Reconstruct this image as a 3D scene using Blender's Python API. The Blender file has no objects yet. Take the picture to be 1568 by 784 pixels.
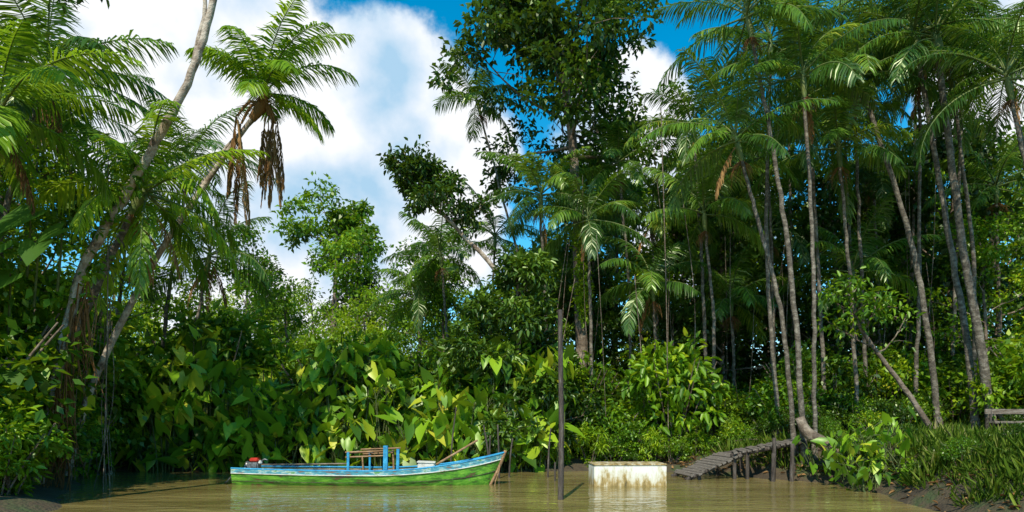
import bpy, math, random
import numpy as np
from mathutils import Vector
scene=bpy.context.scene
R=np.random.default_rng(7)
random.seed(5)
def nrm(a):
    a=np.asarray(a,float); return a/(np.linalg.norm(a,axis=-1,keepdims=True)+1e-9)

# ------------------------------------------------------------------ materials
def newmat(name):
    m=bpy.data.materials.new(name); m.use_nodes=True; m.node_tree.nodes.clear(); return m,m.node_tree.nodes,m.node_tree.links
def ramp(n,cols):
    r=n.new('ShaderNodeValToRGB'); e=r.color_ramp.elements
    while len(e)<len(cols): e.new(0.5)
    for i,(p,c) in enumerate(cols): e[i].position=p; e[i].color=(*c,1)
    return r
def leafmat(name,cols,trans=0.35,rough=0.45,tcol=(0.25,0.5,0.03),spec=0.03):
    m,n,l=newmat(name)
    a=n.new('ShaderNodeAttribute'); a.attribute_name='tint'
    r=ramp(n,cols); l.new(a.outputs['Fac'],r.inputs[0])
    p=n.new('ShaderNodeBsdfDiffuse'); l.new(r.outputs[0],p.inputs['Color'])
    t=n.new('ShaderNodeBsdfTranslucent')
    mm=n.new('ShaderNodeMix'); mm.data_type='RGBA'; mm.inputs[0].default_value=0.4; l.new(r.outputs[0],mm.inputs[6]); mm.inputs[7].default_value=(*tcol,1)
    l.new(mm.outputs[2],t.inputs[0])
    s=n.new('ShaderNodeMixShader'); s.inputs[0].default_value=trans
    l.new(p.outputs[0],s.inputs[1]); l.new(t.outputs[0],s.inputs[2])
    g=n.new('ShaderNodeBsdfGlossy'); g.inputs['Roughness'].default_value=rough; g.inputs['Color'].default_value=(.9,1,.7,1)
    s2=n.new('ShaderNodeMixShader'); s2.inputs[0].default_value=spec; l.new(s.outputs[0],s2.inputs[1]); l.new(g.outputs[0],s2.inputs[2])
    o=n.new('ShaderNodeOutputMaterial'); l.new(s2.outputs[0],o.inputs[0]); return m
def surf(name,cols,scale=4,rough=0.8,bump=0.3,detail=4,stretch=(1,1,1),coord='Object',metal=0,bumpscale=None,spec=0.3):
    m,n,l=newmat(name)
    tc=n.new('ShaderNodeTexCoord'); mp=n.new('ShaderNodeMapping'); mp.inputs['Scale'].default_value=stretch
    l.new(tc.outputs[coord],mp.inputs[0])
    nz=n.new('ShaderNodeTexNoise'); nz.inputs['Scale'].default_value=scale; nz.inputs['Detail'].default_value=detail; nz.inputs['Roughness'].default_value=0.68
    l.new(mp.outputs[0],nz.inputs[0])
    r=ramp(n,cols); l.new(nz.outputs[0],r.inputs[0])
    p=n.new('ShaderNodeBsdfPrincipled'); l.new(r.outputs[0],p.inputs['Base Color']); p.inputs['Roughness'].default_value=rough; p.inputs['Metallic'].default_value=metal
    p.inputs['Specular IOR Level'].default_value=spec
    n2=n.new('ShaderNodeTexNoise'); n2.inputs['Scale'].default_value=bumpscale or scale*4; n2.inputs['Detail'].default_value=3; l.new(mp.outputs[0],n2.inputs[0])
    b=n.new('ShaderNodeBump'); b.inputs['Strength'].default_value=bump; b.inputs['Distance'].default_value=0.05
    l.new(n2.outputs[0],b.inputs['Height']); l.new(b.outputs[0],p.inputs['Normal'])
    o=n.new('ShaderNodeOutputMaterial'); l.new(p.outputs[0],o.inputs[0]); return m

M={}
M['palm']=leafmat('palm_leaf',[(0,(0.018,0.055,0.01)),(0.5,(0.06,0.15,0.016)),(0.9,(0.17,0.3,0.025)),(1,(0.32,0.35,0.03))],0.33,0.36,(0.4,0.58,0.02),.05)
M['palmlit']=leafmat('palm_leaf_sunlit',[(0,(0.05,0.13,0.008)),(0.5,(0.18,0.33,0.012)),(1,(0.38,0.5,0.02))],0.42,0.42,(0.52,0.68,0.02),.035)  # sunlit copy of the palm leaf: sun on the fronds put into brighter colour
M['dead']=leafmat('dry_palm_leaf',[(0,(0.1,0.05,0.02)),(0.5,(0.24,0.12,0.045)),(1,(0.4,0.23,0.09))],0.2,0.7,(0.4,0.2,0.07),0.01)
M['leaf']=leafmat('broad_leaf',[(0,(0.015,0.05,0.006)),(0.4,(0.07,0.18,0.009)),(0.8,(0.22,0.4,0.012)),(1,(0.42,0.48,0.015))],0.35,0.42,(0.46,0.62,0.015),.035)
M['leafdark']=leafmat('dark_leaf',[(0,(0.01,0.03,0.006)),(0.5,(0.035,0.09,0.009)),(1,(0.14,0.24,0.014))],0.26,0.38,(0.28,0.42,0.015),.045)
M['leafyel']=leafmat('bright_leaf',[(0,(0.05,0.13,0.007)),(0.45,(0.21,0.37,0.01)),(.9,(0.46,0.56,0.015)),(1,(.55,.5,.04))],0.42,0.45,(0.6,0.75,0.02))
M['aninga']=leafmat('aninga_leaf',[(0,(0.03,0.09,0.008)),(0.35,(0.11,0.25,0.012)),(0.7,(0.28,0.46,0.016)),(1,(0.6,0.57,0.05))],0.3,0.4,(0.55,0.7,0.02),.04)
M['grass']=leafmat('grass_blade',[(0,(0.03,0.06,0.008)),(0.5,(0.08,0.155,0.012)),(.85,(0.2,0.28,0.03)),(1,(.34,.3,.12))],0.35,0.5,(0.4,0.5,0.03),.01)
M['stem']=surf('green_stem',[(0.3,(0.03,0.06,0.015)),(0.7,(0.12,0.14,0.04))],6,0.6)
M['shaft']=surf('palm_crownshaft',[(0.3,(0.06,0.12,0.03)),(0.7,(0.18,0.2,0.05))],3,0.5)
M['ptrunk']=surf('palm_trunk_bark',[(0.3,(0.04,0.032,0.025)),(0.5,(0.13,0.108,0.08)),(0.7,(0.32,0.28,0.22))],6,0.85,0.6,stretch=(1,1,1.5))
M['bark']=surf('tree_bark',[(0.3,(0.06,0.042,0.03)),(0.5,(0.16,0.12,0.085)),(0.68,(0.36,0.29,0.22))],3,0.9,0.8)
M['palebark']=surf('pale_bark',[(0.32,(0.1,0.065,0.045)),(0.45,(0.3,0.23,0.17)),(0.6,(0.52,0.44,0.35))],3.2,0.85,0.9)

# ------------------------------------------------------------------ mesh buffer
class MB:
    def __init__(s): s.v=[];s.t=[];s.q=[];s.qm=[];s.n=0;s.mats=[]
    def mi(s,m):
        if m not in s.mats: s.mats.append(m)
        return s.mats.index(m)
    def add(s,v,q,t,m):
        v=np.asarray(v,float).reshape(-1,3); q=np.asarray(q,int).reshape(-1,4)
        s.v.append(v); s.q.append(q+s.n); s.n+=len(v)
        s.t.append(np.broadcast_to(np.asarray(t,float),(len(v),)).copy()); s.qm.append(np.full(len(q),s.mi(m)))
    def pack(s):
        return (np.concatenate(s.v),np.concatenate(s.q),np.concatenate(s.t),np.concatenate(s.qm),list(s.mats))
    def stamp(s,pk,loc,rz,sc):
        v,q,t,qm,ms=pk; sc=np.broadcast_to(np.asarray(sc,float),(3,)); v=v*sc; c,sn=math.cos(rz),math.sin(rz)
        v=np.stack([v[:,0]*c-v[:,1]*sn,v[:,0]*sn+v[:,1]*c,v[:,2]],1)+np.asarray(loc)
        mp=np.array([s.mi(m) for m in ms])
        s.v.append(v); s.q.append(q+s.n); s.n+=len(v); s.t.append(np.clip(t*R.uniform(.6,1.3)+R.normal()*.1,0,1)); s.qm.append(mp[qm])
    def mesh(s,name,smooth=False):
        v,q,t,qm,_=s.pack()
        me=bpy.data.meshes.new(name)
        me.vertices.add(len(v)); me.vertices.foreach_set('co',v.astype(np.float32).ravel())
        me.loops.add(q.size); me.loops.foreach_set('vertex_index',q.astype(np.int32).ravel())
        me.polygons.add(len(q)); me.polygons.foreach_set('loop_start',np.arange(0,q.size,4,dtype=np.int32))
        me.polygons.foreach_set('material_index',qm.astype(np.int32))
        me.update(calc_edges=True)
        a=me.attributes.new('tint','FLOAT','POINT'); a.data.foreach_set('value',t.astype(np.float32))
        if smooth: me.polygons.foreach_set('use_smooth',np.ones(len(q),dtype=bool))
        for k in s.mats: me.materials.append(M[k])
        return me
    def obj(s,name,loc=(0,0,0),parent=None,smooth=False):
        o=bpy.data.objects.new(name,s.mesh(name,smooth)); o.location=loc; scene.collection.objects.link(o)
        if parent: o.parent=parent
        return o
def empty(name,loc=(0,0,0)):
    o=bpy.data.objects.new(name,None); o.location=loc; o.empty_display_size=0.3; scene.collection.objects.link(o); return o

def spline(P,n):
    P=np.asarray(P,float); k=len(P)
    if k==2: t=np.linspace(0,1,n)[:,None]; return P[0]*(1-t)+P[1]*t
    Q=np.vstack([2*P[0]-P[1],P,2*P[-1]-P[-2]]); out=[]
    for x in np.linspace(0,k-1-1e-6,n):
        i=int(x); t=x-i; a,b,c,d=Q[i:i+4]
        out.append(0.5*((2*b)+(-a+c)*t+(2*a-5*b+4*c-d)*t*t+(-a+3*b-3*c+d)*t**3))
    return np.array(out)
def tube(mb,P,r,m,sides=6,t=0.5):
    P=np.asarray(P,float); n=len(P); r=np.broadcast_to(np.asarray(r,float),(n,))
    T=nrm(np.gradient(P,axis=0)); ref=np.array([0.13,0.99,0.05]) if abs(T[0][1])<0.8 else np.array([1,0,0.1])
    A=nrm(np.cross(T,ref)); B=np.cross(T,A); an=np.arange(sides)*2*math.pi/sides
    V=P[:,None]+r[:,None,None]*(np.cos(an)[None,:,None]*A[:,None]+np.sin(an)[None,:,None]*B[:,None])
    i=np.arange(n-1)[:,None]*sides; j=np.arange(sides)[None]; k=(j+1)%sides
    q=np.stack([i+j,i+k,i+sides+k,i+sides+j],-1)
    mb.add(V,q,t,m)
def leaves(mb,pos,d,up,L,W,tint,m,fold=0.12,droop=-0.12,kind='leaf'):
    pos=np.asarray(pos,float); N=len(pos); d=nrm(d); s=nrm(np.cross(d,up)); n=np.cross(s,d)
    L=np.broadcast_to(L,(N,)); W=np.broadcast_to(W,(N,))
    if kind=='leaf':
        tp=np.array([(0,0,0),(.32,.5,fold),(.7,.36,fold+droop*.4),(1,0,droop),(.7,-.36,fold+droop*.4),(.32,-.5,fold)]); q0=np.array([(0,1,2,3),(0,3,4,5)])
    elif kind=='flat':
        tp=np.array([(0,0,0),(.45,.5,fold),(1,0,droop),(.45,-.5,fold)]); q0=np.array([(0,1,2,3)])
    else: # arrow-shaped blade with two back lobes
        tp=np.array([(0,0,0),(-.34,.3,.02),(-.1,.5,fold),(.4,.4,fold),(1,0,droop),(.4,-.4,fold),(-.1,-.5,fold),(-.34,-.3,.02),(.45,0,0)])
        q0=np.array([(0,1,2,3),(0,3,4,8),(0,8,4,5),(0,5,6,7)])
    V=pos[:,None]+tp[None,:,0,None]*L[:,None,None]*d[:,None]+tp[None,:,1,None]*W[:,None,None]*s[:,None]+tp[None,:,2,None]*L[:,None,None]*n[:,None]
    k=len(tp); Q=(np.arange(N)*k)[:,None,None]+q0[None]
    mb.add(V,Q,np.repeat(np.broadcast_to(tint,(N,)),k),m)
def ball(n,p=0.45):
    v=nrm(R.normal(size=(n,3))); return v*(R.random((n,1))**p)
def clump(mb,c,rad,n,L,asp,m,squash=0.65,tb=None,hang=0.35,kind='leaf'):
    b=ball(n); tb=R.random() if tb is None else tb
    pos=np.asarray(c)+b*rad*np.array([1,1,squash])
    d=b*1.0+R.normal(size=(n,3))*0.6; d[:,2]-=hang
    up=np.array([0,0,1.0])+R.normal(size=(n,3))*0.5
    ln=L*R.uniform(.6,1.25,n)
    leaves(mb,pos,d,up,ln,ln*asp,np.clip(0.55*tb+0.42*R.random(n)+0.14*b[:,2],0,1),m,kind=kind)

def frond(mb,base,az,el,L,droop,n=40,ll=.62,lw=.05,hang=.6,tint=.5,m='palm',mr='shaft',roll=0):
    K=12; t=np.linspace(0,1,K+1); ang=el-droop*t**1.25
    h=np.array([math.cos(az),math.sin(az),0]); z=np.array([0,0,1.])
    T=np.cos(ang)[:,None]*h+np.sin(ang)[:,None]*z
    P=np.vstack([[base],np.asarray(base)+np.cumsum(T[:-1]*L/K,axis=0)])
    tube(mb,P,np.linspace(.028,.006,K+1)*L/2.6,mr,4,tint)
    tt=np.linspace(.16,1,n)
    p=np.stack([np.interp(tt,t,P[:,i]) for i in range(3)],1); Tn=nrm(np.stack([np.interp(tt,t,T[:,i]) for i in range(3)],1))
    S0=np.array([-math.sin(az),math.cos(az),0])
    u=(tt-.16)/.84; prof=np.clip(np.sin(math.pi*(0.18+0.74*u)),0.1,1)**0.7
    for sd in (1,-1):
        Up=np.cross(Tn,S0) ; S=S0*math.cos(roll)+Up*math.sin(roll)
        d=nrm(sd*S*.9+Tn*(.3+.7*u)[:,None]+R.normal(size=(n,3))*.1-z*(hang*R.uniform(.3,.9,n))[:,None])
        ln=ll*prof*R.uniform(.75,1.12,n); mid=p+d*ln[:,None]*.5
        d2=nrm(d-z*(hang*R.uniform(.6,1.4,n))[:,None]); tip=mid+d2*ln[:,None]*.52
        wv=nrm(Tn-d*np.sum(Tn*d,1)[:,None]+R.normal(size=(n,3))*.25); w=lw*R.uniform(.8,1.2,n)[:,None]
        V=np.stack([p-wv*w*.25,p+wv*w*.25,mid+wv*w*.5,mid-wv*w*.5,tip+wv*w*.06,tip-wv*w*.06],1)
        Q=(np.arange(n)*6)[:,None,None]+np.array([(0,1,2,3),(3,2,4,5)])[None]
        mb.add(V,Q,np.repeat(np.clip(tint+R.normal(size=n)*.14,0,1),6),m)
def palm_crown(mb,top,nf,L,m='palm',dead=1,ll=.65,hang=.6,lw=.04,az0=None,maxel=1.35):
    az0=R.random()*6 if az0 is None else az0
    for i in range(nf):
        f=(i+.5)/nf; el=maxel-1.6*f+R.normal()*.1; az=az0+i*2.39996+R.normal()*.2
        frond(mb,np.asarray(top)+np.array([0,0,-.25*f]),az,el,L*R.uniform(.8,1.12)*(.8 if i==0 else 1),R.uniform(.8,1.6),n=int(42+5*L),ll=ll*R.uniform(.9,1.1),lw=lw,hang=hang*R.uniform(.7,1.5),tint=R.uniform(.1,.9),m=m,roll=R.normal()*.3)
    for i in range(dead):
        frond(mb,np.asarray(top)+[0,0,-.4],R.random()*6.3,-.9,L*.6,.6,n=26,ll=ll*.5,lw=.04,hang=2.2,tint=R.random(),m='dead',mr='dead')
def palm(path,r0=.09,r1=.055,nf=11,L=2.7,m='palm',dead=None,name='acai_palm',**k):
    mb=MB(); P=spline(path,26); P[1:-1]+=R.normal(size=(24,3))*.012
    r=np.linspace(r0,r1,26)*.85; r[0]*=1.7; r[1]*=1.25
    tube(mb,P,r,'ptrunk',8)
    T=nrm(P[-1]-P[-3]); top=P[-1]+T*.75
    tube(mb,[P[-1]-T*.05,P[-1]+T*.25,P[-1]+T*.55,top],[r1*1.05,r1*1.6,r1*1.35,r1*.7],'shaft',8)
    for i in range(3):
        a=R.random()*6.3; b=P[-1]
        for j in range(14):
            dd=np.array([math.cos(a+R.normal()*.5),math.sin(a+R.normal()*.5),-.6-R.random()])
            tube(mb,[b,b+dd*.25,b+dd*.3+[0,0,-.3*R.random()]],[.008,.006,.003],'dead',3)
    palm_crown(mb,top,nf+2,L,m,int(R.random()<.35) if dead is None else dead,**k)
    return mb.obj(name)

def tree_geo(mb,path,r0,r1,lo=.4,nl=12,ll=3,sub=5,leaf=.2,asp=.5,nleaf=45,cr=.55,m='leaf',bark='bark',el0=.1,el1=1.0,squash=.65,n=28,kind='leaf'):
    P=spline(path,n); P[1:-1]+=R.normal(size=(n-2,3))*r0*.08
    rr=np.linspace(r0,r1,n); rr[0]*=1.5; rr[1]*=1.15
    tube(mb,P,rr,bark,9)
    for i in range(nl):
        f=(i+R.random()*.8)/nl; x=(lo+(1-lo)*f)*(n-1); j=int(min(x,n-2)); p=P[j]+(P[j+1]-P[j])*(x-j)
        az=i*2.4+R.normal()*.4; el=el0+(el1-el0)*f+R.normal()*.15; L=ll*(1-.45*f)*R.uniform(.65,1.2)
        d=np.array([math.cos(az)*math.cos(el),math.sin(az)*math.cos(el),math.sin(el)])
        q=[p]; dd=d.copy()
        for s in range(6):
            dd=nrm(dd+R.normal(size=3)*.16+np.array([0,0,.05])); q.append(q[-1]+dd*L/6)
        q=np.array(q); tube(mb,q,np.linspace(max(rr[j]*.42,.025),.014,7),bark,5)
        tb=R.random()
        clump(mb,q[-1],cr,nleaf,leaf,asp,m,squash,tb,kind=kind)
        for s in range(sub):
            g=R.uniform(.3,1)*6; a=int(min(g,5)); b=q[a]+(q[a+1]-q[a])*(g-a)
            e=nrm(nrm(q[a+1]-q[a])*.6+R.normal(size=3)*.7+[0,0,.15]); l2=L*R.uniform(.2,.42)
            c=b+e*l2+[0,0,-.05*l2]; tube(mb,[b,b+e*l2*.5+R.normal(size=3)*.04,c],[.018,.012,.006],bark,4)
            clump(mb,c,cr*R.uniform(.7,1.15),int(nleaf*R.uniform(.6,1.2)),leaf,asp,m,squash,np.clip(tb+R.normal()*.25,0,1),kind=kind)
def tree(path,name='rainforest_tree',**k):
    mb=MB(); tree_geo(mb,path,**k); return mb.obj(name)

# ------------------------------------------------------------------ terrain
poly=np.array([(-60,-80),(-14,-10),(-8.5,3),(-8.2,9),(-8.4,12),(-11,16.5),(-13.6,20.6),(-6,21),(0,20.6),(4.6,20.6),(6.3,18.9),(8.2,16.9),(8.2,14.5),(7.6,12),(7.4,8),(10,0),(22,-20),(70,-80)],float)
def sdist(X,Y):
    X=np.asarray(X,float);Y=np.asarray(Y,float); D=np.full(X.shape,1e9); ins=np.zeros(X.shape,bool)
    for i in range(len(poly)):
        a=poly[i]; b=poly[(i+1)%len(poly)]; e=b-a
        t=np.clip(((X-a[0])*e[0]+(Y-a[1])*e[1])/(e@e),0,1)
        D=np.minimum(D,np.hypot(X-a[0]-t*e[0],Y-a[1]-t*e[1]))
        c=((a[1]>Y)!=(b[1]>Y)); xx=a[0]+(Y-a[1])/(e[1] if abs(e[1])>1e-9 else 1e-9)*e[0]; ins^=(c&(X<xx))
    return np.where(ins,-D,D)
def height(X,Y):
    X=np.asarray(X,float);Y=np.asarray(Y,float)
    D=sdist(X,Y)+.22*np.sin(X*1.7+Y*.9)*np.cos(Y*1.3-X*.4)+.1*np.sin(X*4.1)*np.sin(Y*3.7)
    s=np.clip((X-5)/4,0,1); s=s*s*(3-2*s)
    hb=.35+.62*s; wd=1.8-.4*s
    u=np.clip(D/wd,0,1); up=hb*(u**.75)+np.clip(D-wd,0,30)*(.012+.035*s)*np.exp(-np.clip(D,0,60)/25)+.35*(D>0)*np.clip(D/25,0,1)
    dn=-np.clip(-D*.35,0,1.6)
    return np.where(D>0,up+.05*np.sin(X*2.3)*np.sin(Y*1.9)*u,dn)
gx=np.concatenate([[-900,-400,-200,-110,-70],np.arange(-45,45.1,.45),[70,110,200,400,900]])
gy=np.concatenate([[-900,-400,-200,-100,-60,-40],np.arange(-24,60.1,.45),[80,120,200,400,900]])
GX,GY=np.meshgrid(gx,gy); GZ=height(GX,GY)
m,n,l=newmat('forest_floor')
tc=n.new('ShaderNodeTexCoord'); n1=n.new('ShaderNodeTexNoise'); n1.inputs['Scale'].default_value=.9; n1.inputs['Detail'].default_value=7; n1.inputs['Roughness'].default_value=.7
l.new(tc.outputs['Object'],n1.inputs[0]); r=ramp(n,[(.35,(.04,.028,.016)),(.5,(.08,.058,.03)),(.6,(.05,.07,.02)),(.75,(.07,.12,.025))]); l.new(n1.outputs[0],r.inputs[0])
n2=n.new('ShaderNodeTexNoise'); n2.inputs['Scale'].default_value=14; n2.inputs['Detail'].default_value=4; l.new(tc.outputs['Object'],n2.inputs[0])
b=n.new('ShaderNodeBump'); b.inputs['Strength'].default_value=.8; b.inputs['Distance'].default_value=.08; l.new(n2.outputs[0],b.inputs['Height'])
p=n.new('ShaderNodeBsdfPrincipled'); p.inputs['Roughness'].default_value=.9; l.new(r.outputs[0],p.inputs['Base Color']); l.new(b.outputs[0],p.inputs['Normal'])
o=n.new('ShaderNodeOutputMaterial'); l.new(p.outputs[0],o.inputs[0]); M['ground']=m
mb=MB(); nx=len(gx); ny=len(gy); I=np.arange(nx*ny).reshape(ny,nx)
Q=np.stack([I[:-1,:-1],I[:-1,1:],I[1:,1:],I[1:,:-1]],-1).reshape(-1,4)
mb.add(np.stack([GX,GY,GZ],-1),Q,.5,'ground'); mb.obj('ground',smooth=True)

m,n,l=newmat('river_water')
tc=n.new('ShaderNodeTexCoord'); mp=n.new('ShaderNodeMapping'); mp.inputs['Scale'].default_value=(.5,1.4,1); l.new(tc.outputs['Object'],mp.inputs[0])
n1=n.new('ShaderNodeTexNoise'); n1.inputs['Scale'].default_value=2.4; n1.inputs['Detail'].default_value=3; n1.inputs['Distortion'].default_value=.8; l.new(mp.outputs[0],n1.inputs[0])
n3=n.new('ShaderNodeTexNoise'); n3.inputs['Scale'].default_value=.5; n3.inputs['Detail'].default_value=3; l.new(mp.outputs[0],n3.inputs[0])
b=n.new('ShaderNodeBump'); b.inputs['Strength'].default_value=.5; b.inputs['Distance'].default_value=.065; l.new(n1.outputs[0],b.inputs['Height'])
r=ramp(n,[(.35,(.17,.13,.04)),(.65,(.3,.235,.08))]); l.new(n3.outputs[0],r.inputs[0])
p=n.new('ShaderNodeBsdfPrincipled'); l.new(r.outputs[0],p.inputs['Base Color']); p.inputs['Roughness'].default_value=.015; p.inputs['IOR'].default_value=1.6; l.new(b.outputs[0],p.inputs['Normal'])
o=n.new('ShaderNodeOutputMaterial'); l.new(p.outputs[0],o.inputs[0]); M['water']=m
mb=MB(); mb.add([(-900,-900,0),(900,-900,0),(900,900,0),(-900,900,0)],[(0,1,2,3)],.5,'water'); mb.obj('river_water')

# ------------------------------------------------------------------ plant templates
def bush_t(m,h,w,nc,nl,leaf,asp,kind='leaf'):
    mb=MB()
    for i in range(7):
        a=R.random()*6.3; tube(mb,spline([(0,0,-.2),(math.cos(a)*w*.25,math.sin(a)*w*.25,h*.4),(math.cos(a)*w*.5,math.sin(a)*w*.5,h*.8)],6),np.linspace(.035,.01,6),'bark',4)
    for i in range(nc):
        v=nrm(R.normal(size=3)); v[2]=abs(v[2]) if R.random()<.7 else v[2]
        rr=R.uniform(.6,1.05); c=np.array([v[0]*w*.5*rr,v[1]*w*.5*rr,h*.5+v[2]*h*.45*rr])
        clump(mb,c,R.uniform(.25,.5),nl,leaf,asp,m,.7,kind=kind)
    return mb.pack()
BU=[bush_t('leaf',2.4,2.4,60,32,.17,.5,'flat'),bush_t('leafyel',2.0,2.3,55,30,.16,.55,'flat'),
    bush_t('leafdark',2.6,2.4,60,30,.22,.45,'flat'),bush_t('leaf',2.8,2.2,50,26,.26,.45),bush_t('leafyel',2.6,2.2,50,26,.3,.28)]
def wtree(m,H,ll,leaf,nl=16,nleaf=42,lo=.25,cr=.7,**k):
    mb=MB(); tree_geo(mb,[(0,0,-.3),(.3,.1,H*.4),(-.1,.2,H)],r0=.18,r1=.05,lo=lo,nl=nl,ll=ll,sub=7,leaf=leaf,nleaf=nleaf,cr=cr,m=m,kind='flat',asp=.6,**k); return mb.pack()
TR=[wtree('leaf',10,3.6,.24,nl=18),wtree('leafdark',11,3.4,.27,nl=18),wtree('leafyel',9,3.2,.22,nl=16),wtree('leaf',12,4,.28,nl=18,lo=.4)]

# ------------------------------------------------------------------ palms
for pth,k in [
 ([(8.1,18,.9),(7.75,18,5),(7.3,18,8.5),(6.6,18,12.2)],dict(L=3.0,nf=13,r0=.1)),
 ([(8.0,18.4,.9),(7.6,18.4,4.5),(6.9,18.5,7.5),(6.5,18.5,9.0)],dict(L=2.7,nf=12,r0=.085)),
 ([(8.35,18,.9),(8.3,18,6),(8.1,18.1,10.6)],dict(L=2.6,nf=11,r0=.075)),
 ([(13.1,20,1.2),(12.7,20,4.5),(12.1,20,7.5),(10.8,20,11.6)],dict(L=3.0,nf=13,r0=.12,r1=.08)),
 ([(13.9,19.5,1.2),(13.5,19.5,4.5),(13,19.5,7.3),(12.1,19.5,12.6)],dict(L=3.3,nf=14,r0=.13,r1=.08)),
 ([(14.0,19,1.2),(13.6,19,4),(13.1,19,6.8),(12.4,19,12.2)],dict(L=3.3,nf=14,r0=.17,r1=.1)),
 ([(14.9,21,1.2),(14.8,21,7),(14.2,21,12)],dict(L=3.0,nf=13)),
 ([(14.2,17,1.2),(13.8,17,6),(13,17,10)],dict(L=3.0,nf=13)),
 ([(12.9,24,1.2),(12.5,24,7),(12.2,24,12.4)],dict(L=2.9,nf=12)),
 ([(10.6,22,1.0),(10.3,22,7),(9.9,22,13.6)],dict(L=3.2,nf=13)),
 ([(8.6,21,1.0),(8.2,21,7),(8.3,21,13.2)],dict(L=3.0,nf=12)),
 ([(7.2,24,1.0),(7.0,24,7),(6.7,24,11.8)],dict(L=2.9,nf=12)),
 ([(6.4,28,.7),(6.2,28,6),(6,28,9.6)],dict(L=2.8,nf=12)),
 ([(7.0,23,.8),(7.1,23,5),(6.8,23,8.3)],dict(L=2.6,nf=11)),
 ([(10.6,26,.8),(10.4,26,5),(10.3,26,8.6)],dict(L=2.8,nf=11)),
 ([(14.8,26,1.2),(14.6,26,6),(14.4,26,10.8)],dict(L=3.0,nf=12)),
 ([(17.9,28,1.2),(17.9,28,6),(17.6,28,12)],dict(L=3.0,nf=12)),
 ([(17.9,24,1.4),(17.9,24,5),(17.8,24,9.6)],dict(L=3.0,nf=12)),
 ([(16.5,20,1.4),(16.3,20,6),(15.3,20,11.8)],dict(L=3.2,nf=12)),
 ([(12,22,1.2),(11.8,22,6),(11.5,22,13)],dict(L=3.3,nf=13)),
 ([(15.5,23,1.2),(15.6,23,6),(15.9,23,14)],dict(L=3.3,nf=13)),
 ([(13.2,21.5,1.2),(13.4,21.5,6),(13.4,21.5,14)],dict(L=3.3,nf=13)),
 ([(10.9,20.5,1.2),(10.6,20.5,6),(10.3,20.5,9.6)],dict(L=2.8,nf=13,r0=.08)),
 ([(9.7,24.5,1.2),(9.8,24.5,6),(9.6,24.5,11)],dict(L=3.0,nf=13)),
 ([(16,26.5,1.2),(16.2,26.5,6),(16.4,26.5,15.4)],dict(L=3.3,nf=13)),
 ([(11.4,27,1.2),(11.6,27,6),(11.4,27,15)],dict(L=3.3,nf=13)),
 ([(14,28,1.2),(14,28,6),(13.7,28,13.5)],dict(L=3.3,nf=13)),
 ([(5.4,24,.8),(5.3,24,3.5),(5.2,24,6)],dict(L=2.6,nf=11)),
 ([(8.4,25,.8),(8.5,25,3.5),(8.4,25,5.6)],dict(L=2.6,nf=11)),
 ([(12.2,23,.8),(12.1,23,3.5),(12,23,6.2)],dict(L=2.8,nf=11)),
 ([(4.6,26,.6),(4.7,26,6),(4.3,26,11.2)],dict(L=2.7,nf=12,r0=.08)),
 ([(1.4,25,.5),(1.3,25,5),(1.1,25,9.6)],dict(L=2.9,nf=13)),
 ([(1.6,27,.5),(.8,27,6),(-.5,27,11.2),(-1.3,27,14.2)],dict(L=1.9,nf=10,r0=.07,r1=.045)),
 ([(-2.4,27,.5),(-2.6,27,4),(-2.9,27,7.9)],dict(L=2.6,nf=12)),
 ([(2.9,24,.5),(2.9,24,5),(2.8,24,8.4)],dict(L=2.6,nf=11)),
 ([(-1,30,.5),(-1,30,4),(-.8,30,9.4)],dict(L=2.8,nf=11)),
 ([(3.4,30,.5),(3.6,30,5),(3.2,30,10)],dict(L=2.8,nf=11)),
 ([(-4,29,.5),(-4.1,29,4),(-4.1,29,6.5)],dict(L=2.6,nf=11)),
 ([(9.2,29,.5),(9.3,29,6),(9.2,29,12)],dict(L=3,nf=12)),
 ([(1.9,29,.5),(2.0,29,6),(2.2,29,7)],dict(L=2.8,nf=12)),
 ([(-12.2,16,.2),(-11,16,3),(-10,16,5.3),(-9.3,16,6.7)],dict(L=3.3,nf=14,m='palmlit',ll=.8,lw=.055,r0=.13,r1=.09,maxel=1.1,dead=3)),
 ([(-13,15,.2),(-12,15,5),(-10.9,15,9.0)],dict(L=3.0,nf=13,ll=.75,lw=.05,r0=.12)),
 ([(-11.6,13,.2),(-11.2,13,4),(-10.4,13,7.2)],dict(L=2.8,nf=12,m='palmlit',ll=.75,lw=.05,r0=.12,dead=2)),
 ([(-12.5,22.5,.2),(-11.8,22.5,6),(-11.2,22.5,9.8)],dict(L=3.0,nf=12,ll=.7)),
 ([(-13.6,20.8,.2),(-13,20.8,5),(-12,20.8,8.4)],dict(L=3.0,nf=12,ll=.7)),
 ([(-11.5,22,.2),(-11,22,3),(-10.3,22,6.6)],dict(L=2.8,nf=12,ll=.7,dead=3)),
 ([(-14.2,18,.2),(-13.5,18,6),(-13,18,9.6)],dict(L=3.0,nf=12,ll=.7)),
]:
    pth=[(x,y,(float(height(x,y))-.15) if i==0 else z) for i,(x,y,z) in enumerate(pth)]
    palm(pth,**k)
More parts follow.
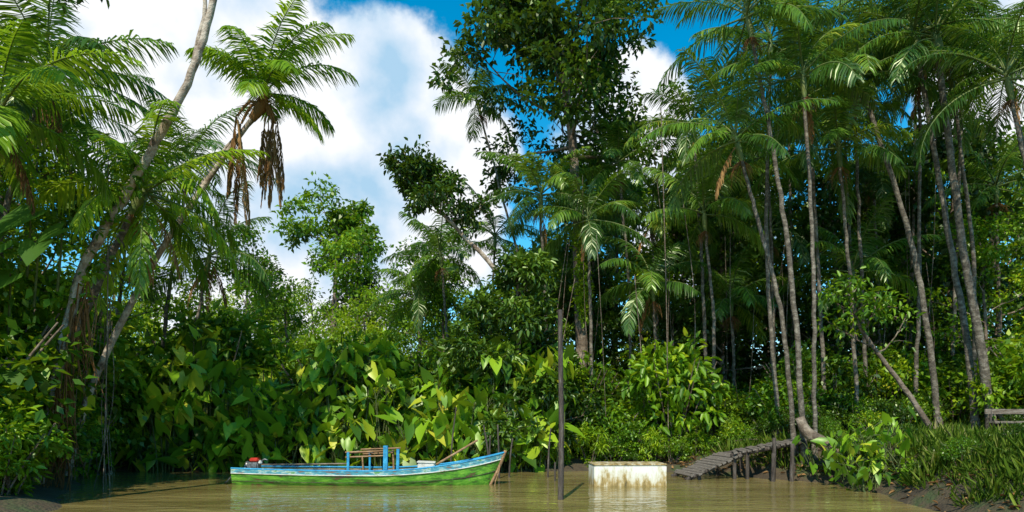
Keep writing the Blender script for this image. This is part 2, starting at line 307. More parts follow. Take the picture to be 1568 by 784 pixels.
def lean_palm():
    mb=MB(); P=spline([(-11.6,17,.2),(-10.9,17,2.6),(-9.4,17,5.6),(-7.9,17,7.9),(-6.6,17,9.7)],30)
    tube(mb,P,np.linspace(.1,.06,30),'palebark',8)
    top=P[-1]+[.1,0,.1]
    tube(mb,spline([(-8.3,17.2,7.6),(-7.6,17.2,8.7),(-6.75,17.1,9.5)],8),np.linspace(.06,.05,8),'palebark',6)
    tube(mb,[P[-2],top,top+[.1,0,.35]],[.1,.16,.08],'dead',8)
    for az,el,L,dr in [(2.2,1.35,2.5,.9),(.25,1.2,3.1,1.25),(1.2,1.3,2.4,.8),(-.5,1.05,2.8,1.4),(-.1,.75,2.7,1.5),(-.9,.5,2.4,1.5),(3.3,1.15,2.2,1.5),(3.9,.9,2.0,1.5),(4.7,.9,2.4,1.6),(.5,.3,2.0,1.4),(1.8,.7,2.2,1.3),(-1.4,.1,1.9,1.2),(.1,-.1,1.9,1.2),(5.5,1.2,2.7,1.2)]:
        frond(mb,top+[0,0,.3],az,el,L,dr,n=64,ll=.7,lw=.045,hang=.6,tint=R.uniform(.15,.7),m='palmlit')
    for dx,L,z0 in [(-.6,2.3,-.3),(.28,2.4,-.4),(-.5,2.9,-.5),(.2,1.9,-.3),(.38,2.1,-.5)]:
        b=top+[dx,-.1,z0]; tube(mb,spline([top,(top+b)/2+[0,0,.25],b],5),[.05,.05,.04,.04,.03],'dead',5)
        for j in range(3): frond(mb,b+R.normal(size=3)*.06,R.random()*6.3,-1.4,L*R.uniform(.8,1),.1,n=50,ll=.34,lw=.035,hang=3.5,tint=R.random(),m='dead',mr='dead')
    for j in range(50):
        a=R.random()*6.3; e=R.uniform(-.3,1.2); d=np.array([math.cos(a)*math.cos(e),math.sin(a)*math.cos(e),math.sin(e)])*R.uniform(.3,.9)
        tube(mb,[top,top+d*.6,top+d+[0,0,-.1]],[.012,.008,.003],'dead',3)
    mb.obj('leaning_palm')
lean_palm()
# leaning pale tree, forked at top
mb=MB()
P=spline([(-10.9,15,.1),(-10.4,15,2.9),(-9.85,15,5.1),(-8.8,15,6.95),(-8.0,15,8.3),(-7.35,15,9.6),(-6.9,15,11.1),(-6.4,15,13.2)],40); P[1:-1]+=R.normal(size=(38,3))*.015
tube(mb,P,np.linspace(.125,.07,40),'palebark',10)
P2=spline([(-7.4,15,9.4),(-7.2,15,10.4),(-7.05,15,11.2),(-7.3,15,13)],10); tube(mb,P2,np.linspace(.06,.04,10),'palebark',7)
for c in [(-6.4,15,13.4),(-7.3,15,13.3),(-5.9,15.3,13.8),(-7,14.6,14),(-6.5,15.8,14.2),(-7.8,15.2,14)]: clump(mb,c,.7,60,.22,.5,'leaf')
for s in [(-10.3,3.2),(-9.9,4.9),(-10.5,2.2)]:
    for j in range(26):
        a=R.random()*6.3; b=np.array([s[0]+math.cos(a)*.15,15+math.sin(a)*.15,s[1]-R.random()])
        tube(mb,[b,b+[R.normal()*.12,R.normal()*.12,-.8],b+[R.normal()*.2,R.normal()*.15,-1.5-R.random()]],[.02,.016,.006],'dead',3)
for i in range(22):
    q=P[int(R.integers(0,20))]; clump(mb,q+R.normal(size=3)*.12,.28,26,.2,.5,'leaf')
mb.obj('leaning_rainforest_tree')
# ------------------------------------------------------------------ central trees
tree([(2.9,26,.3),(2.75,26,5),(2.6,26,10.2),(2.2,26,14.4),(1.6,26,18.3),(1.3,26,20.5)],r0=.28,r1=.08,lo=.48,nl=30,ll=4.9,sub=10,leaf=.29,asp=.52,nleaf=95,cr=.75,m='leafdark',bark='bark',el0=.15,el1=1.0,name='tall_rainforest_tree',kind='flat')
tree([(1.0,23,.3),(.5,23,3.5),(-.3,23,6.4),(-1.7,23,8.1),(-2.8,23,9.2),(-3.7,23,10.1)],r0=.13,r1=.03,lo=.68,nl=14,ll=1.7,sub=7,leaf=.2,asp=.5,nleaf=44,cr=.38,m='leafdark',bark='palebark',el0=.0,el1=.9,name='leaning_rainforest_tree')
tree([(.3,21.9,.3),(.2,21.8,2.5),(.2,21.7,6.2)],r0=.13,r1=.04,lo=.3,nl=18,ll=2.4,sub=8,leaf=.24,asp=.42,nleaf=66,cr=.5,m='leafdark',el0=-.2,el1=.9,name='shade_tree')
tree([(-11.9,43,.3),(-11.7,43,8),(-11.5,43,14.2)],r0=.3,r1=.08,lo=.78,nl=14,ll=3.9,sub=7,leaf=.36,asp=.55,nleaf=42,cr=.7,m='leaf',el0=.25,el1=.9,name='emergent_rainforest_tree',kind='flat',squash=.45)
tree([(-9.6,10.5,.2),(-9.4,10.5,5),(-8.6,10.5,8.6),(-7.6,10.5,9.6)],r0=.16,r1=.06,lo=.7,nl=7,ll=1.6,sub=6,leaf=.16,asp=.5,nleaf=40,cr=.4,m='leafdark',el0=-.1,el1=.6,name='overhanging_tree')
mb=MB()
for i in range(30): clump(mb,(2.75+R.normal()*.12,25.6+R.normal()*.1,5.6+i*.12+R.normal()*.1),.3,34,.17,.6,'leafyel',.9)
mb.obj('climbing_vine')
# ------------------------------------------------------------------ distant and mid-ground mass (one mesh each)
dm=MB()
for (x0,x1,y,H,cnt) in [(-48,2,46,.98,14),(-22,2,38,.84,9),(2,42,38,1.25,12),(3,24,31,1.0,11)]:
    for i in range(cnt):
        x=x0+(x1-x0)*(i+R.random()*.8)/cnt; yy=y+R.normal()*1.2; s=H*R.uniform(.85,1.15)
        dm.stamp(TR[int(R.choice([0,1,2,3,2] if x<0 else [0,1,1,3,1]))],(x,yy,float(height(x,yy))-.1),R.random()*6.3,s)  # more dark-leaved trees on the right: depth shadow put into leaf colour
for i in range(44):
    x=-48+92*(i+R.random())/44; dm.stamp(BU[int(R.choice([0,2]))],(x,50+R.normal(),float(height(x,50))-.3),R.random()*6.3,(1.9,1.9,1.9))
dm.obj('distant_trees')
for x,y,s,k in [(-13.5,17.5,.8,0),(-15,20,.95,1),(-12.8,14.5,.68,3),(-12,12,.5,2),(-14,23.5,.85,2),(-12,25.5,.68,2),(-9.3,27,.62,0),(-6.2,28,.62,2),(-3.2,29.5,.6,3),(-10.5,24,.5,2),
   (-15.5,15,.9,0),(3.6,28,.72,1),(5.8,30,.75,0),(-7.5,24.5,.42,2),(-4.8,24.6,.4,0),(16.5,23,.55,3),(6.2,25.5,.5,1),(19.5,22.5,.8,1),(1.2,27.5,.62,1),(-1.2,26,.5,1),(8.8,27,.8,1),(12.8,26,.85,1),(17.8,26,1.1,1)]:
    tm=MB(); tm.stamp(TR[k],(0,0,0),R.random()*6.3,s); tm.obj('rainforest_tree',(x,y,float(height(x,y))-.1))
ug=MB()
def bush(x,y,s,k,dz=0):
    ug.stamp(BU[k],(x,y,float(height(x,y))-.15+dz),R.random()*6.3,(s*R.uniform(.9,1.15),s*R.uniform(.9,1.15),s*R.uniform(.85,1.2)))
for i in range(60):
    t=R.random(); x=-9.3-4.6*t+R.normal()*.5-.4; y=11+10.5*t+R.normal()*.5
    if sdist(x,y)>.1: bush(x-R.random()*1.3,y,R.uniform(.6,1.15),int(R.choice([0,1,1,3,4,0])))
for i in range(30):
    t=R.random(); bush(-11.6-3.5*t,12+11*t,R.uniform(1.2,2.0),int(R.choice([0,1,3,1])))
for i in range(44):
    x=R.uniform(-13,2.5); bush(x,R.uniform(23.3,26.5),R.uniform(1.0,1.8),int(R.choice([0,1,1,3,0,2])))
for i in range(80):
    x=R.uniform(2,22); y=R.uniform(21.8,31); bush(x,y,R.uniform(.5,1.3),int(R.choice([0,1,2,3,2,1])))
for i in range(22):
    x=R.uniform(14.5,22); y=R.uniform(17.5,24); bush(x,y,R.uniform(.7,1.6),int(R.choice([0,1,2,3])))
for i in range(30):
    x=R.uniform(.6,7.5); y=20.9+R.random()*1.4
    if sdist(x,y)>.2: bush(x,y,R.uniform(.25,.5),int(R.choice([0,1,4,3])))
for i in range(26):
    x=R.uniform(8.5,15); y=R.uniform(12,19)
    if sdist(x,y)>.4: bush(x,y,R.uniform(.1,.3),int(R.choice([0,3,2,2])))
for i in range(24):
    x=R.uniform(8.3,14); y=R.uniform(19.4,21.5); bush(x,y,R.uniform(.25,.55),int(R.choice([0,3,2,2])))
ug.obj('undergrowth')
# ------------------------------------------------------------------ aninga stand
def aninga(n,fx,name,hr=(1.4,4.2),ls=(.4,.7)):
    mb=MB()
    for i in range(n):
        x,y,hmul=fx()
        if hmul<=0: continue
        g=float(height(x,y)); h=R.uniform(*hr)*hmul
        b=np.array([x,y,g-.3]); tp=b+[R.normal()*.22,R.normal()*.2-.1,h]
        tube(mb,spline([b,(b+tp)/2+R.normal(size=3)*.06,tp],5),np.linspace(.035,.018,5),'stem',5)
        k=int(R.integers(3,8)); a=R.random()*6.3+np.arange(k)*2.4
        e=R.uniform(.3,1.25,k); pl=R.uniform(.3,.7,k)
        pd=np.stack([np.cos(a)*np.cos(e),np.sin(a)*np.cos(e),np.sin(e)],1); q=tp-[0,0,.1]+pd*pl[:,None]
        q-=np.array([0,0,1])*(np.arange(k)*.1)[:,None]
        for j in range(k): tube(mb,[tp-[0,0,.1+.07*j],(tp+q[j])/2+[0,0,.05],q[j]],[.012,.01,.007],'stem',3)
        up_=R.random(k)<.45
        d=np.stack([np.cos(a)*.6,np.sin(a)*.6,np.where(up_,R.uniform(.2,1.3,k),R.uniform(-1.2,0,k))],1)+R.normal(size=(k,3))*.2
        up=np.stack([np.cos(a)*np.where(up_,-.8,.8),np.sin(a)*np.where(up_,-.8,.8),np.full(k,.6)],1)+R.normal(size=(k,3))*.4
        L=R.uniform(*ls,k)*R.uniform(.7,1.1); leaves(mb,q,d,up,L,L*R.uniform(.6,.8,k),np.clip(R.random()*.6+R.random(k)**2*.55,0,1),'aninga',R.uniform(.02,.14),-.1,'arrow')
    mb.obj(name)
def hm(x): return .78+.18*math.sin(x*1.1+1)+.12*math.sin(x*3.1+2)
def fa():
    x=R.uniform(-13,1.6); y=R.uniform(20.7,23.2)
    if math.sin(x*2.3+.6)*math.sin(y*2.1+x)>.65: return x,y,0
    return x,y,hm(x)
aninga(660,fa,'aninga_plants')
aninga(170,lambda:(R.uniform(-12.5,.8),R.uniform(20.4,21.2),.55*R.uniform(.5,1.2)),'aninga_plants')
aninga(26,lambda:(8.7+R.normal()*.3,16.6+R.normal()*.5,.26),'aninga_plants',ls=(.22,.36))
aninga(20,lambda:(8.5+R.normal()*.3,R.uniform(14.5,16.5),.28),'aninga_plants',ls=(.22,.36))
mb=MB()
for x,y,z,s in [(-10.2,13.8,6.0,.9),(-10.9,13.8,5.8,.8),(-9.9,13.6,5.3,.7),(-10.6,13.4,5.2,.8),(-9.6,13.9,5.7,.6),(-10.4,13.5,4.6,.7),(-9.9,13,2.6,.5)]:
    g=np.array([x,y,z]); tube(mb,spline([(x-.5,y+.6,z-1.2),(x-.2,y+.3,z-.3),g],6),np.linspace(.03,.015,6),'stem',5)
    leaves(mb,[g],[[R.normal()*.4,-.5,-.6]],[[0,-.7,.8]],[s],[s*.95],[.05],'aninga',.05,-.05,'arrow')
mb.obj('elephant_ear_plant')
# ------------------------------------------------------------------ grass + litter
mb=MB(); N=80000
x=R.uniform(6,19,N); y=R.uniform(8,24,N); cl=np.sin(x*2.1+np.sin(y*1.7)*1.4)*np.sin(y*2.3+x*.6)
d=sdist(x,y); k=(d>.3)&(R.random(N)<np.clip(1.3-(x-8)/16,0.3,1)*np.clip(.7+1.1*cl,.06,1)*np.where(y>17.5,.55,1)); x=x[k];y=y[k];cl=cl[k]; N=len(x)
z=height(x,y)
d=np.stack([R.normal(size=N)*.6,R.normal(size=N)*.6,np.ones(N)],1)
L=R.uniform(.08,.38,N)*(1+.6*cl); leaves(mb,np.stack([x,y,z-.02],1),d,R.normal(size=(N,3)),L,.02+0*L,np.clip(R.random(N)*.7+.1+.25*cl,0,1),'grass',0,-.3)
mb.obj('grass')
mb=MB(); N=5000; x=R.uniform(5,17,N); y=R.uniform(9,23,N); k=sdist(x,y)>.1; x=x[k];y=y[k];N=len(x)
leaves(mb,np.stack([x,y,height(x,y)+.03],1),np.stack([R.normal(size=N),R.normal(size=N),R.normal(size=N)*.2],1),np.array([0,0,1])+R.normal(size=(N,3))*.3,R.uniform(.08,.22,N),R.uniform(.04,.1,N),R.random(N),'dead')
for i in range(60):
    x=R.uniform(7.6,15); y=R.uniform(11,21)
    if sdist(x,y)<.1: continue
    a=R.random()*6.3; Lx=R.uniform(.3,1.2); z=float(height(x,y))+.05
    tube(mb,spline([(x,y,z),(x+math.cos(a)*Lx*.5,y+math.sin(a)*Lx*.5,z+.06),(x+math.cos(a)*Lx,y+math.sin(a)*Lx,z)],5),np.linspace(.02,.008,5),'bark',5)
mb.obj('leaf_litter')
# hanging lianas and aerial roots
mb=MB()
for i in range(46):
    if i<20: x=R.uniform(-13,-9.5); y=15+(-9.5-x)*1.6+R.random(); z=R.uniform(4,9)
    else: x=R.uniform(2,17); y=R.uniform(21,26); z=R.uniform(5,12)
    x2=x+R.normal()*.6
    if sdist(x2,y)<.1: x2=x-abs(R.normal())
    g=float(height(x2,y))
    tube(mb,spline([(x,y,z),((x+x2)/2+R.normal()*.2,y,(z+g)/2),(x2,y+R.normal()*.3,g)],12),R.uniform(.008,.018),'bark',4)
mb.obj('lianas')
# ------------------------------------------------------------------ box helper
def box(name,size,loc,mat,parent=None,rot=(0,0,0),bev=.01):
    import bmesh
    bm=bmesh.new(); bmesh.ops.create_cube(bm,size=1)
    for v in bm.verts: v.co=Vector((v.co.x*size[0],v.co.y*size[1],v.co.z*size[2]))
    if bev: bmesh.ops.bevel(bm,geom=bm.edges[:],offset=bev,segments=2,affect='EDGES')
    me=bpy.data.meshes.new(name); bm.to_mesh(me); bm.free(); me.materials.append(mat)
    o=bpy.data.objects.new(name,me); o.location=loc; o.rotation_euler=rot; scene.collection.objects.link(o)
    if parent: o.parent=parent
    return o
def rod(name,pts,r,mk,parent=None,sides=10,seg=10):
    mb=MB(); P=spline(pts,seg); rr=np.array([r,r],float) if np.ndim(r)==0 else np.array(r,float)
    rad=np.linspace(rr[0],rr[1],seg); P=np.vstack([P[0],P,P[-1]]); P[0]-=nrm(P[2]-P[1])*.002; P[-1]+=nrm(P[-2]-P[-3])*.002
    tube(mb,P,np.concatenate([[.001],rad,[.001]]),mk,sides); return mb.obj(name,parent=parent)
M['wood']=surf('weathered_wood',[(.3,(.09,.065,.045)),(.5,(.2,.16,.12)),(.7,(.36,.31,.25))],3,.85,.6,stretch=(1,6,6))
M['woodw']=surf('warm_wood',[(.3,(.16,.08,.035)),(.55,(.34,.2,.1)),(.75,(.5,.34,.2))],3,.7,.4,stretch=(1,6,6))
M['darkwood']=surf('wet_dark_wood',[(.3,(.03,.022,.018)),(.55,(.1,.08,.065)),(.75,(.22,.19,.16))],4,.8,.8,stretch=(4,4,.6))
M['bluepaint']=surf('blue_paint',[(.3,(.02,.14,.28)),(.6,(.04,.36,.62)),(.74,(.4,.5,.52))],5,.55,.2)
M['teal']=surf('teal_paint',[(.36,(.22,.13,.08)),(.42,(.06,.22,.28)),(.52,(.1,.36,.42)),(.58,(.45,.55,.5)),(.64,(.1,.3,.1))],4,.6,.3,stretch=(.6,3,3))
M['whitep']=surf('white_worn_paint',[(.3,(.3,.25,.18)),(.45,(.6,.58,.5)),(.7,(.78,.76,.7))],4,.6,.2)
M['red']=surf('red_enamel',[(.3,(.3,.02,.01)),(.7,(.6,.05,.03))],5,.35,.1)
M['metal']=surf('worn_metal',[(.3,(.1,.1,.1)),(.7,(.4,.4,.4))],8,.4,.2,metal=.8)
M['green']=surf('hull_green_paint',[(.37,(.12,.06,.035)),(.43,(.05,.16,.02)),(.53,(.11,.32,.025)),(.63,(.22,.45,.05)),(.72,(.5,.5,.25))],3.2,.5,.3,detail=7,stretch=(.7,3,3))
# ------------------------------------------------------------------ boat
def boat():
    root=empty('wooden_boat',(-3.62,16.65,0)); root.rotation_euler=(0,0,math.radians(-2.0))
    n=40; t=np.linspace(0,1,n); Lh=3.42
    xs=-Lh+2*Lh*t
    beam=.62*np.clip((1-t)/.42,0,1)**.62; beam=np.where(t<.58,.62*np.minimum(.62+t*1.2,1),beam); beam=np.maximum(beam,.015)
    sheer=.36+.05*(1-t)**3+.44*np.clip((t-.5)/.5,0,1)**2.1
    keel=-.2+.1*np.clip((t-.8)/.2,0,1)**2
    def loft(name,frac,mat,inner=False):
        mb=MB(); rows=[]
        for (bf,hf) in frac:
            rk=.42*np.clip((t-.86)/.14,0,1)**1.2
            rows.append(np.stack([xs-rk*(1-hf),-beam*bf,keel+(sheer-keel)*hf],1))
        A=np.stack(rows,0); k=len(frac)
        full=np.concatenate([A,A[::-1]*[1,-1,1]],0); K=2*k
        V=full.transpose(1,0,2).reshape(-1,3); q=[(i*K+j,i*K+j+1,(i+1)*K+j+1,(i+1)*K+j) for i in range(n-1) for j in range(K-1)]
        mb.add(V,q,.5,mat)
        if not inner:
            mb.add(V[:K],[(j,K-1-j,K-2-j,j+1) for j in range(k-1)],.5,mat)
        return mb.obj(name,parent=root)
    loft('hull',[(1.0,.97),(.97,.72),(.9,.45),(.72,.2),(.3,.02),(0.01,0)],'green')
    loft('hull_lining',[(.93,.96),(.9,.72),(.82,.5),(.6,.42),(.3,.4),(0.01,.4)],'wood',inner=True)
    rk0=.42*np.clip((t-.86)/.14,0,1)**1.2
    for sgn in (-1,1):
        mb=MB(); lo=keel+(sheer-keel)*.83
        P1=np.stack([xs-rk0*.2,sgn*(beam*.99+.012),lo],1); P2=np.stack([xs,sgn*(beam*1.0+.014),sheer],1)
        mb.add(np.concatenate([P1,P2]),[(i,i+1,n+i+1,n+i) for i in range(n-1)],.5,'teal'); mb.obj('sheer_plank',parent=root)
        mb=MB(); tube(mb,np.stack([xs,sgn*(beam*.98+.01),sheer+.012],1),.022,'bluepaint',6); mb.obj('gunwale',parent=root)
        mb=MB(); tube(mb,np.stack([xs-rk0*.19,sgn*(beam*.99+.018),keel+(sheer-keel)*.82],1),.012,'whitep',5); mb.obj('rub_rail',parent=root)
        mb=MB(); tube(mb,np.stack([xs-rk0*.5,sgn*(beam*.925+.012),keel+(sheer-keel)*.5],1),.008,'darkwood',4); mb.obj('plank_seam',parent=root)
    rod('stem_post',[(3.0,0,-.15),(3.28,0,.4),(3.46,0,.86)],(.035,.04),'woodw',root)
    for i,x in enumerate(np.arange(-2.9,2.6,.42)):
        b=float(np.interp(x,xs,beam))*.9; s=float(np.interp(x,xs,sheer))
        rod('rib_%d'%i,[(x,-b,s-.03),(x,-b*.86,.1),(x,0,.04),(x,b*.86,.1),(x,b,s-.03)],.018,'wood',root,6)
    for i,x in enumerate([-1.9,-.2,1.1]):
        b=float(np.interp(x,xs,beam))*1.8; box('thwart_%d'%i,(.24,b,.03),(x,0,.27),M['wood'],root)
    mb=MB(); k=t>.72; P1=np.stack([xs[k],-beam[k]*.95,sheer[k]-.01],1); P2=P1*[1,-1,1]; kk=k.sum()
    mb.add(np.concatenate([P1,P2]),[(i,i+1,kk+i+1,kk+i) for i in range(kk-1)],.5,'teal'); mb.obj('fore_deck',parent=root)
    for i,(x,y,h,mk,w) in enumerate([(-.42,-.5,.84,'bluepaint',.06),(-.12,.45,.8,'bluepaint',.05),(.52,-.52,1.0,'bluepaint',.11),(.82,-.5,.92,'bluepaint',.07),(.5,.46,.9,'woodw',.045),(-.05,-.5,.72,'woodw',.035)]):
        box('canopy_post_%d'%i,(w,w*.7,h-.3),(x,y,.3+(h-.3)/2),M[mk],root,(0,R.normal()*.03,0),.006)
    for i,(x0,x1,y,z) in enumerate([(-.5,.5,-.46,.83),(-.5,.45,-.47,.71),(-.35,.7,.43,.86),(-.3,.5,.43,.74),(-.4,.3,-.1,.8)]):
        rod('canopy_rail_%d'%i,[(x0,y,z),(x1,y,z+.04)],.02,'woodw',root,6)
    for i,x in enumerate([-.4,.1,.5]): rod('cross_bar_%d'%i,[(x,-.5,.8),(x,.46,.82)],.018,'wood',root,6)
    e=empty('outboard_engine'); e.parent=root; e.location=(-2.95,-.1,.42)
    box('engine_block',(.28,.26,.18),(0,0,.05),M['metal'],e,bev=.03); box('fuel_tank',(.24,.2,.1),(.02,0,.2),M['red'],e,bev=.03)
    rod('flywheel',[(-.2,0,.06),(-.14,0,.06)],.1,'metal',e,16,4); rod('exhaust',[(.1,.1,.1),(.2,.12,.2),(.3,.12,.18)],.02,'metal',e)
    rod('drive_shaft',[(-.2,0,0),(-.5,.0,-.15),(-.75,0,-.4)],.02,'metal',e)
    box('air_filter',(.09,.09,.09),(.17,-.02,.14),M['whitep'],e,bev=.02)
    box('white_crate',(.42,.4,.18),(1.45,-.02,.46),M['whitep'],root,(0,0,.1),.02)
    box('crate_lid',(.46,.44,.03),(1.45,-.02,.567),M['whitep'],root,(0,0.04,.1),.008)
    rod('oar',[(1.7,-.1,.5),(2.75,.0,1.12)],(.03,.026),'woodw',root)
    rod('punt_pole',[(-3.1,.3,.46),(-.6,.25,.5)],.02,'wood',root)
    rod('rope',[(3.35,0,.74),(3.3,-.1,.35),(3.2,-.2,.0),(3.4,-.3,-.3)],.012,'woodw',root,6)
boat()
# ------------------------------------------------------------------ concrete block in the water
m,n,l=newmat('stained_white_concrete')
tc=n.new('ShaderNodeTexCoord'); mp=n.new('ShaderNodeMapping'); mp.inputs['Scale'].default_value=(3,3,1.2); l.new(tc.outputs['Object'],mp.inputs[0])
a=n.new('ShaderNodeTexNoise'); a.inputs['Scale'].default_value=1.6; a.inputs['Detail'].default_value=10; a.inputs['Roughness'].default_value=.7; l.new(mp.outputs[0],a.inputs[0])
sx=n.new('ShaderNodeSeparateXYZ'); l.new(tc.outputs['Object'],sx.inputs[0])
mr=n.new('ShaderNodeMapRange'); mr.inputs[1].default_value=-.05; mr.inputs[2].default_value=.4; mr.inputs[3].default_value=-.12; mr.inputs[4].default_value=.12; l.new(sx.outputs[2],mr.inputs[0])
ad=n.new('ShaderNodeMath'); l.new(a.outputs[0],ad.inputs[0]); l.new(mr.outputs[0],ad.inputs[1])
r=ramp(n,[(.3,(.12,.09,.03)),(.42,(.4,.28,.1)),(.5,(.62,.56,.4)),(.6,(.76,.74,.66))]); l.new(ad.outputs[0],r.inputs[0])
p=n.new('ShaderNodeBsdfPrincipled'); p.inputs['Roughness'].default_value=.8; l.new(r.outputs[0],p.inputs['Base Color'])
b=n.new('ShaderNodeBump'); b.inputs['Strength'].default_value=.4; b.inputs['Distance'].default_value=.02; l.new(a.outputs[0],b.inputs['Height']); l.new(b.outputs[0],p.inputs['Normal'])
o=n.new('ShaderNodeOutputMaterial'); l.new(p.outputs[0],o.inputs[0]); M['conc']=m
cb=empty('concrete_block',(2.9,16.5,0.04)); cb.rotation_euler=(0,0,math.radians(3))
box('body',(1.8,.86,.95),(0,0,.0),M['conc'],cb,bev=.025)
box('rim',(1.82,.88,.04),(0,0,.494),M['conc'],cb,bev=.012)
rod('wooden_pole',[(1.0,13.5,-.5),(1.02,13.5,1.5),(.99,13.5,3.92)],(.065,.045),'darkwood',None,10,16)
for x,y,h,tx in [(-.62,17.9,1.2,.02),(-.35,18.2,1.5,-.05),(-.1,18.6,1.1,.12),(1.0,18.5,1.4,.1),(1.15,17.5,.5,0),(-.55,17.2,1.5,-.2),(-1.9,19.9,2.0,.2)]:
    rod('wooden_stake',[(x,y,-.5),(x+tx*.4,y,h*.5),(x+tx,y,h)],(.03,.018),'darkwood')
# ------------------------------------------------------------------ plank ramp: sloped lower run, flatter upper run
ra=empty('plank_walkway')
M['plank']=surf('grey_planks',[(.3,(.06,.048,.04)),(.5,(.15,.125,.1)),(.7,(.3,.26,.22))],3,.85,.6,stretch=(1,5,1))
for A,B,nn in [((4.75,18.3,.03),(6.2,18.5,.62),12),((6.22,18.5,.66),(7.9,18.2,1.02),12)]:
    A=np.array(A);B=np.array(B); D=nrm(B-A); hz=nrm(np.array([D[0],D[1],0])); S=np.array([-hz[1],hz[0],0])
    yaw=math.atan2(hz[1],hz[0]); pit=-math.asin(D[2])
    for i in range(nn):
        c0=A+(B-A)*(i+.5)/nn; box('plank',(.105,1.3+R.uniform(-.12,.14),.05),c0+S*R.normal()*.05+[0,0,.05+R.normal()*.008],M['plank'],ra,(0,pit-.12+R.normal()*.06,yaw+R.normal()*.07),.006)
    for sg in (-1,1):
        rod('stringer',[A+S*sg*.5-D*.1,B+S*sg*.5+D*.1],.06,'darkwood',ra)
        for f in (.2,.9):
            q=A+(B-A)*f+S*sg*.52; rod('support_post',[(q[0],q[1],-.5),(q[0],q[1],q[2]+.02)],.05,'darkwood',ra)
for x,y,h in [(7.0,17.5,1.15),(6.9,17.3,.75),(7.4,17.3,1.0)]: rod('mooring_post',[(x,y,-.4),(x+.03,y,h)],(.06,.05),'darkwood')
be=empty('wooden_bench',(13.35,17.2,float(height(13.35,17.2))))
box('seat',(1.5,.35,.06),(0,0,.42),M['wood'],be); box('leg_1',(.08,.3,.42),(-.55,0,.17),M['darkwood'],be); box('leg_2',(.08,.3,.42),(.55,0,.17),M['darkwood'],be); box('backrest',(1.5,.05,.14),(0,.2,.7),M['wood'],be)
rod('backrest_post',[(-.6,.2,.0),(-.6,.2,.76)],.03,'darkwood',be);rod('backrest_post',[(.6,.2,.0),(.6,.2,.76)],.03,'darkwood',be)
rod('tree_stump',[(8.6,16.9,.5),(8.3,17.2,.95),(7.9,17.5,1.3),(7.75,17.6,1.7)],(.2,.12),'bark',None,9)
tree([(12.2,18.6,1.0),(11.3,18.9,2.6),(10.2,19,4.2),(9.8,19,5.2)],r0=.09,r1=.03,lo=.5,nl=8,ll=1.6,sub=4,leaf=.2,asp=.45,nleaf=20,cr=.4,m='leaf',name='leaning_sapling')

# ------------------------------------------------------------------ sky
sun_el=math.radians(48); az=math.radians(194)
sd=Vector((math.sin(az)*math.cos(sun_el),math.cos(az)*math.cos(sun_el),math.sin(sun_el)))
w=bpy.data.worlds.new('World'); scene.world=w; w.use_nodes=True; n=w.node_tree.nodes; l=w.node_tree.links; n.clear()
sk=n.new('ShaderNodeTexSky'); sk.sky_type='NISHITA'; sk.sun_disc=False; sk.sun_elevation=sun_el; sk.sun_rotation=az; sk.ozone_density=2; sk.dust_density=.2
hs=n.new('ShaderNodeHueSaturation'); hs.inputs['Hue'].default_value=.48; hs.inputs['Saturation'].default_value=1.5; hs.inputs['Value'].default_value=1.7; l.new(sk.outputs[0],hs.inputs['Color'])
tc=n.new('ShaderNodeTexCoord')
def blob(v,r0,r1):
    v=Vector(v).normalized(); d=n.new('ShaderNodeVectorMath'); d.operation='DOT_PRODUCT'; l.new(tc.outputs['Generated'],d.inputs[0]); d.inputs[1].default_value=v
    m=n.new('ShaderNodeMapRange'); m.interpolation_type='SMOOTHSTEP'; m.inputs[1].default_value=math.cos(r1); m.inputs[2].default_value=math.cos(r0); l.new(d.outputs['Value'],m.inputs[0]); return m.outputs[0]
cur=None
for v,r0,r1 in [((-.56,1,.54),.1,.22),((-.38,1,.44),.1,.22),((-.2,1,.46),.08,.17),((-.15,1,.33),.08,.2),((-.35,1,.25),.06,.26),((.17,1,.46),.03,.12),((.24,1,.36),.03,.1),((.78,1,.52),.03,.13),((.3,1,.28),.04,.13),((-1.6,.3,.6),.2,.5)]:
    o=blob(v,r0,r1)
    if cur is None: cur=o
    else:
        m=n.new('ShaderNodeMath'); m.operation='MAXIMUM'; l.new(cur,m.inputs[0]); l.new(o,m.inputs[1]); cur=m.outputs[0]
nz=n.new('ShaderNodeTexNoise'); nz.inputs['Scale'].default_value=7; nz.inputs['Detail'].default_value=7; nz.inputs['Roughness'].default_value=.6; l.new(tc.outputs['Generated'],nz.inputs[0])
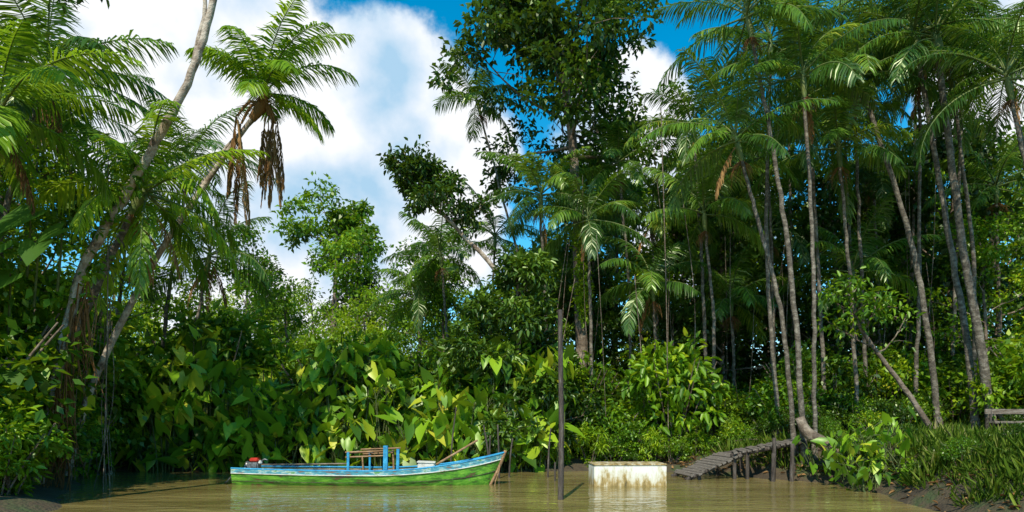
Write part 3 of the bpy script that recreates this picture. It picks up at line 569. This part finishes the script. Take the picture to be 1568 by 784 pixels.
ma=n.new('ShaderNodeMath'); ma.operation='MULTIPLY_ADD'; l.new(nz.outputs[0],ma.inputs[0]); ma.inputs[1].default_value=2.2; ma.inputs[2].default_value=-1.1
ad=n.new('ShaderNodeMath'); l.new(cur,ad.inputs[0]); l.new(ma.outputs[0],ad.inputs[1])
al=n.new('ShaderNodeMapRange'); al.interpolation_type='SMOOTHSTEP'; al.inputs[1].default_value=.26; al.inputs[2].default_value=.7; l.new(ad.outputs[0],al.inputs[0])
n2=n.new('ShaderNodeTexNoise'); n2.inputs['Scale'].default_value=6; n2.inputs['Detail'].default_value=6; mpp=n.new('ShaderNodeMapping'); mpp.inputs['Location'].default_value=(.3,.2,.06); l.new(tc.outputs['Generated'],mpp.inputs[0]); l.new(mpp.outputs[0],n2.inputs[0])
cr=ramp(n,[(.36,(3.6,5.6,7.4)),(.46,(6.2,7.2,8.3)),(.54,(8.4,8.6,8.9))]); l.new(n2.outputs[0],cr.inputs[0])
mx=n.new('ShaderNodeMix'); mx.data_type='RGBA'; l.new(al.outputs[0],mx.inputs[0]); l.new(hs.outputs[0],mx.inputs[6]); l.new(cr.outputs[0],mx.inputs[7])
bg=n.new('ShaderNodeBackground'); bg.inputs[1].default_value=.12; l.new(mx.outputs[2],bg.inputs[0])
o=n.new('ShaderNodeOutputWorld'); l.new(bg.outputs[0],o.inputs[0])
S=bpy.data.lights.new('sun','SUN'); S.energy=5; S.angle=math.radians(.5); S.color=(1,.93,.78)
so=bpy.data.objects.new('sun',S); so.rotation_euler=sd.to_track_quat('Z','Y').to_euler(); scene.collection.objects.link(so)
# ------------------------------------------------------------------ camera
cd=bpy.data.cameras.new('camera'); cd.lens=36*1000/1568; cd.sensor_width=36; cd.shift_y=(639-392)/1568; cd.clip_end=3000
co=bpy.data.objects.new('camera',cd); co.location=(0,0,1.7); co.rotation_euler=(math.radians(90),0,0); scene.collection.objects.link(co); scene.camera=co
scene.view_settings.view_transform='Standard'; scene.view_settings.look='None'; scene.view_settings.exposure=0
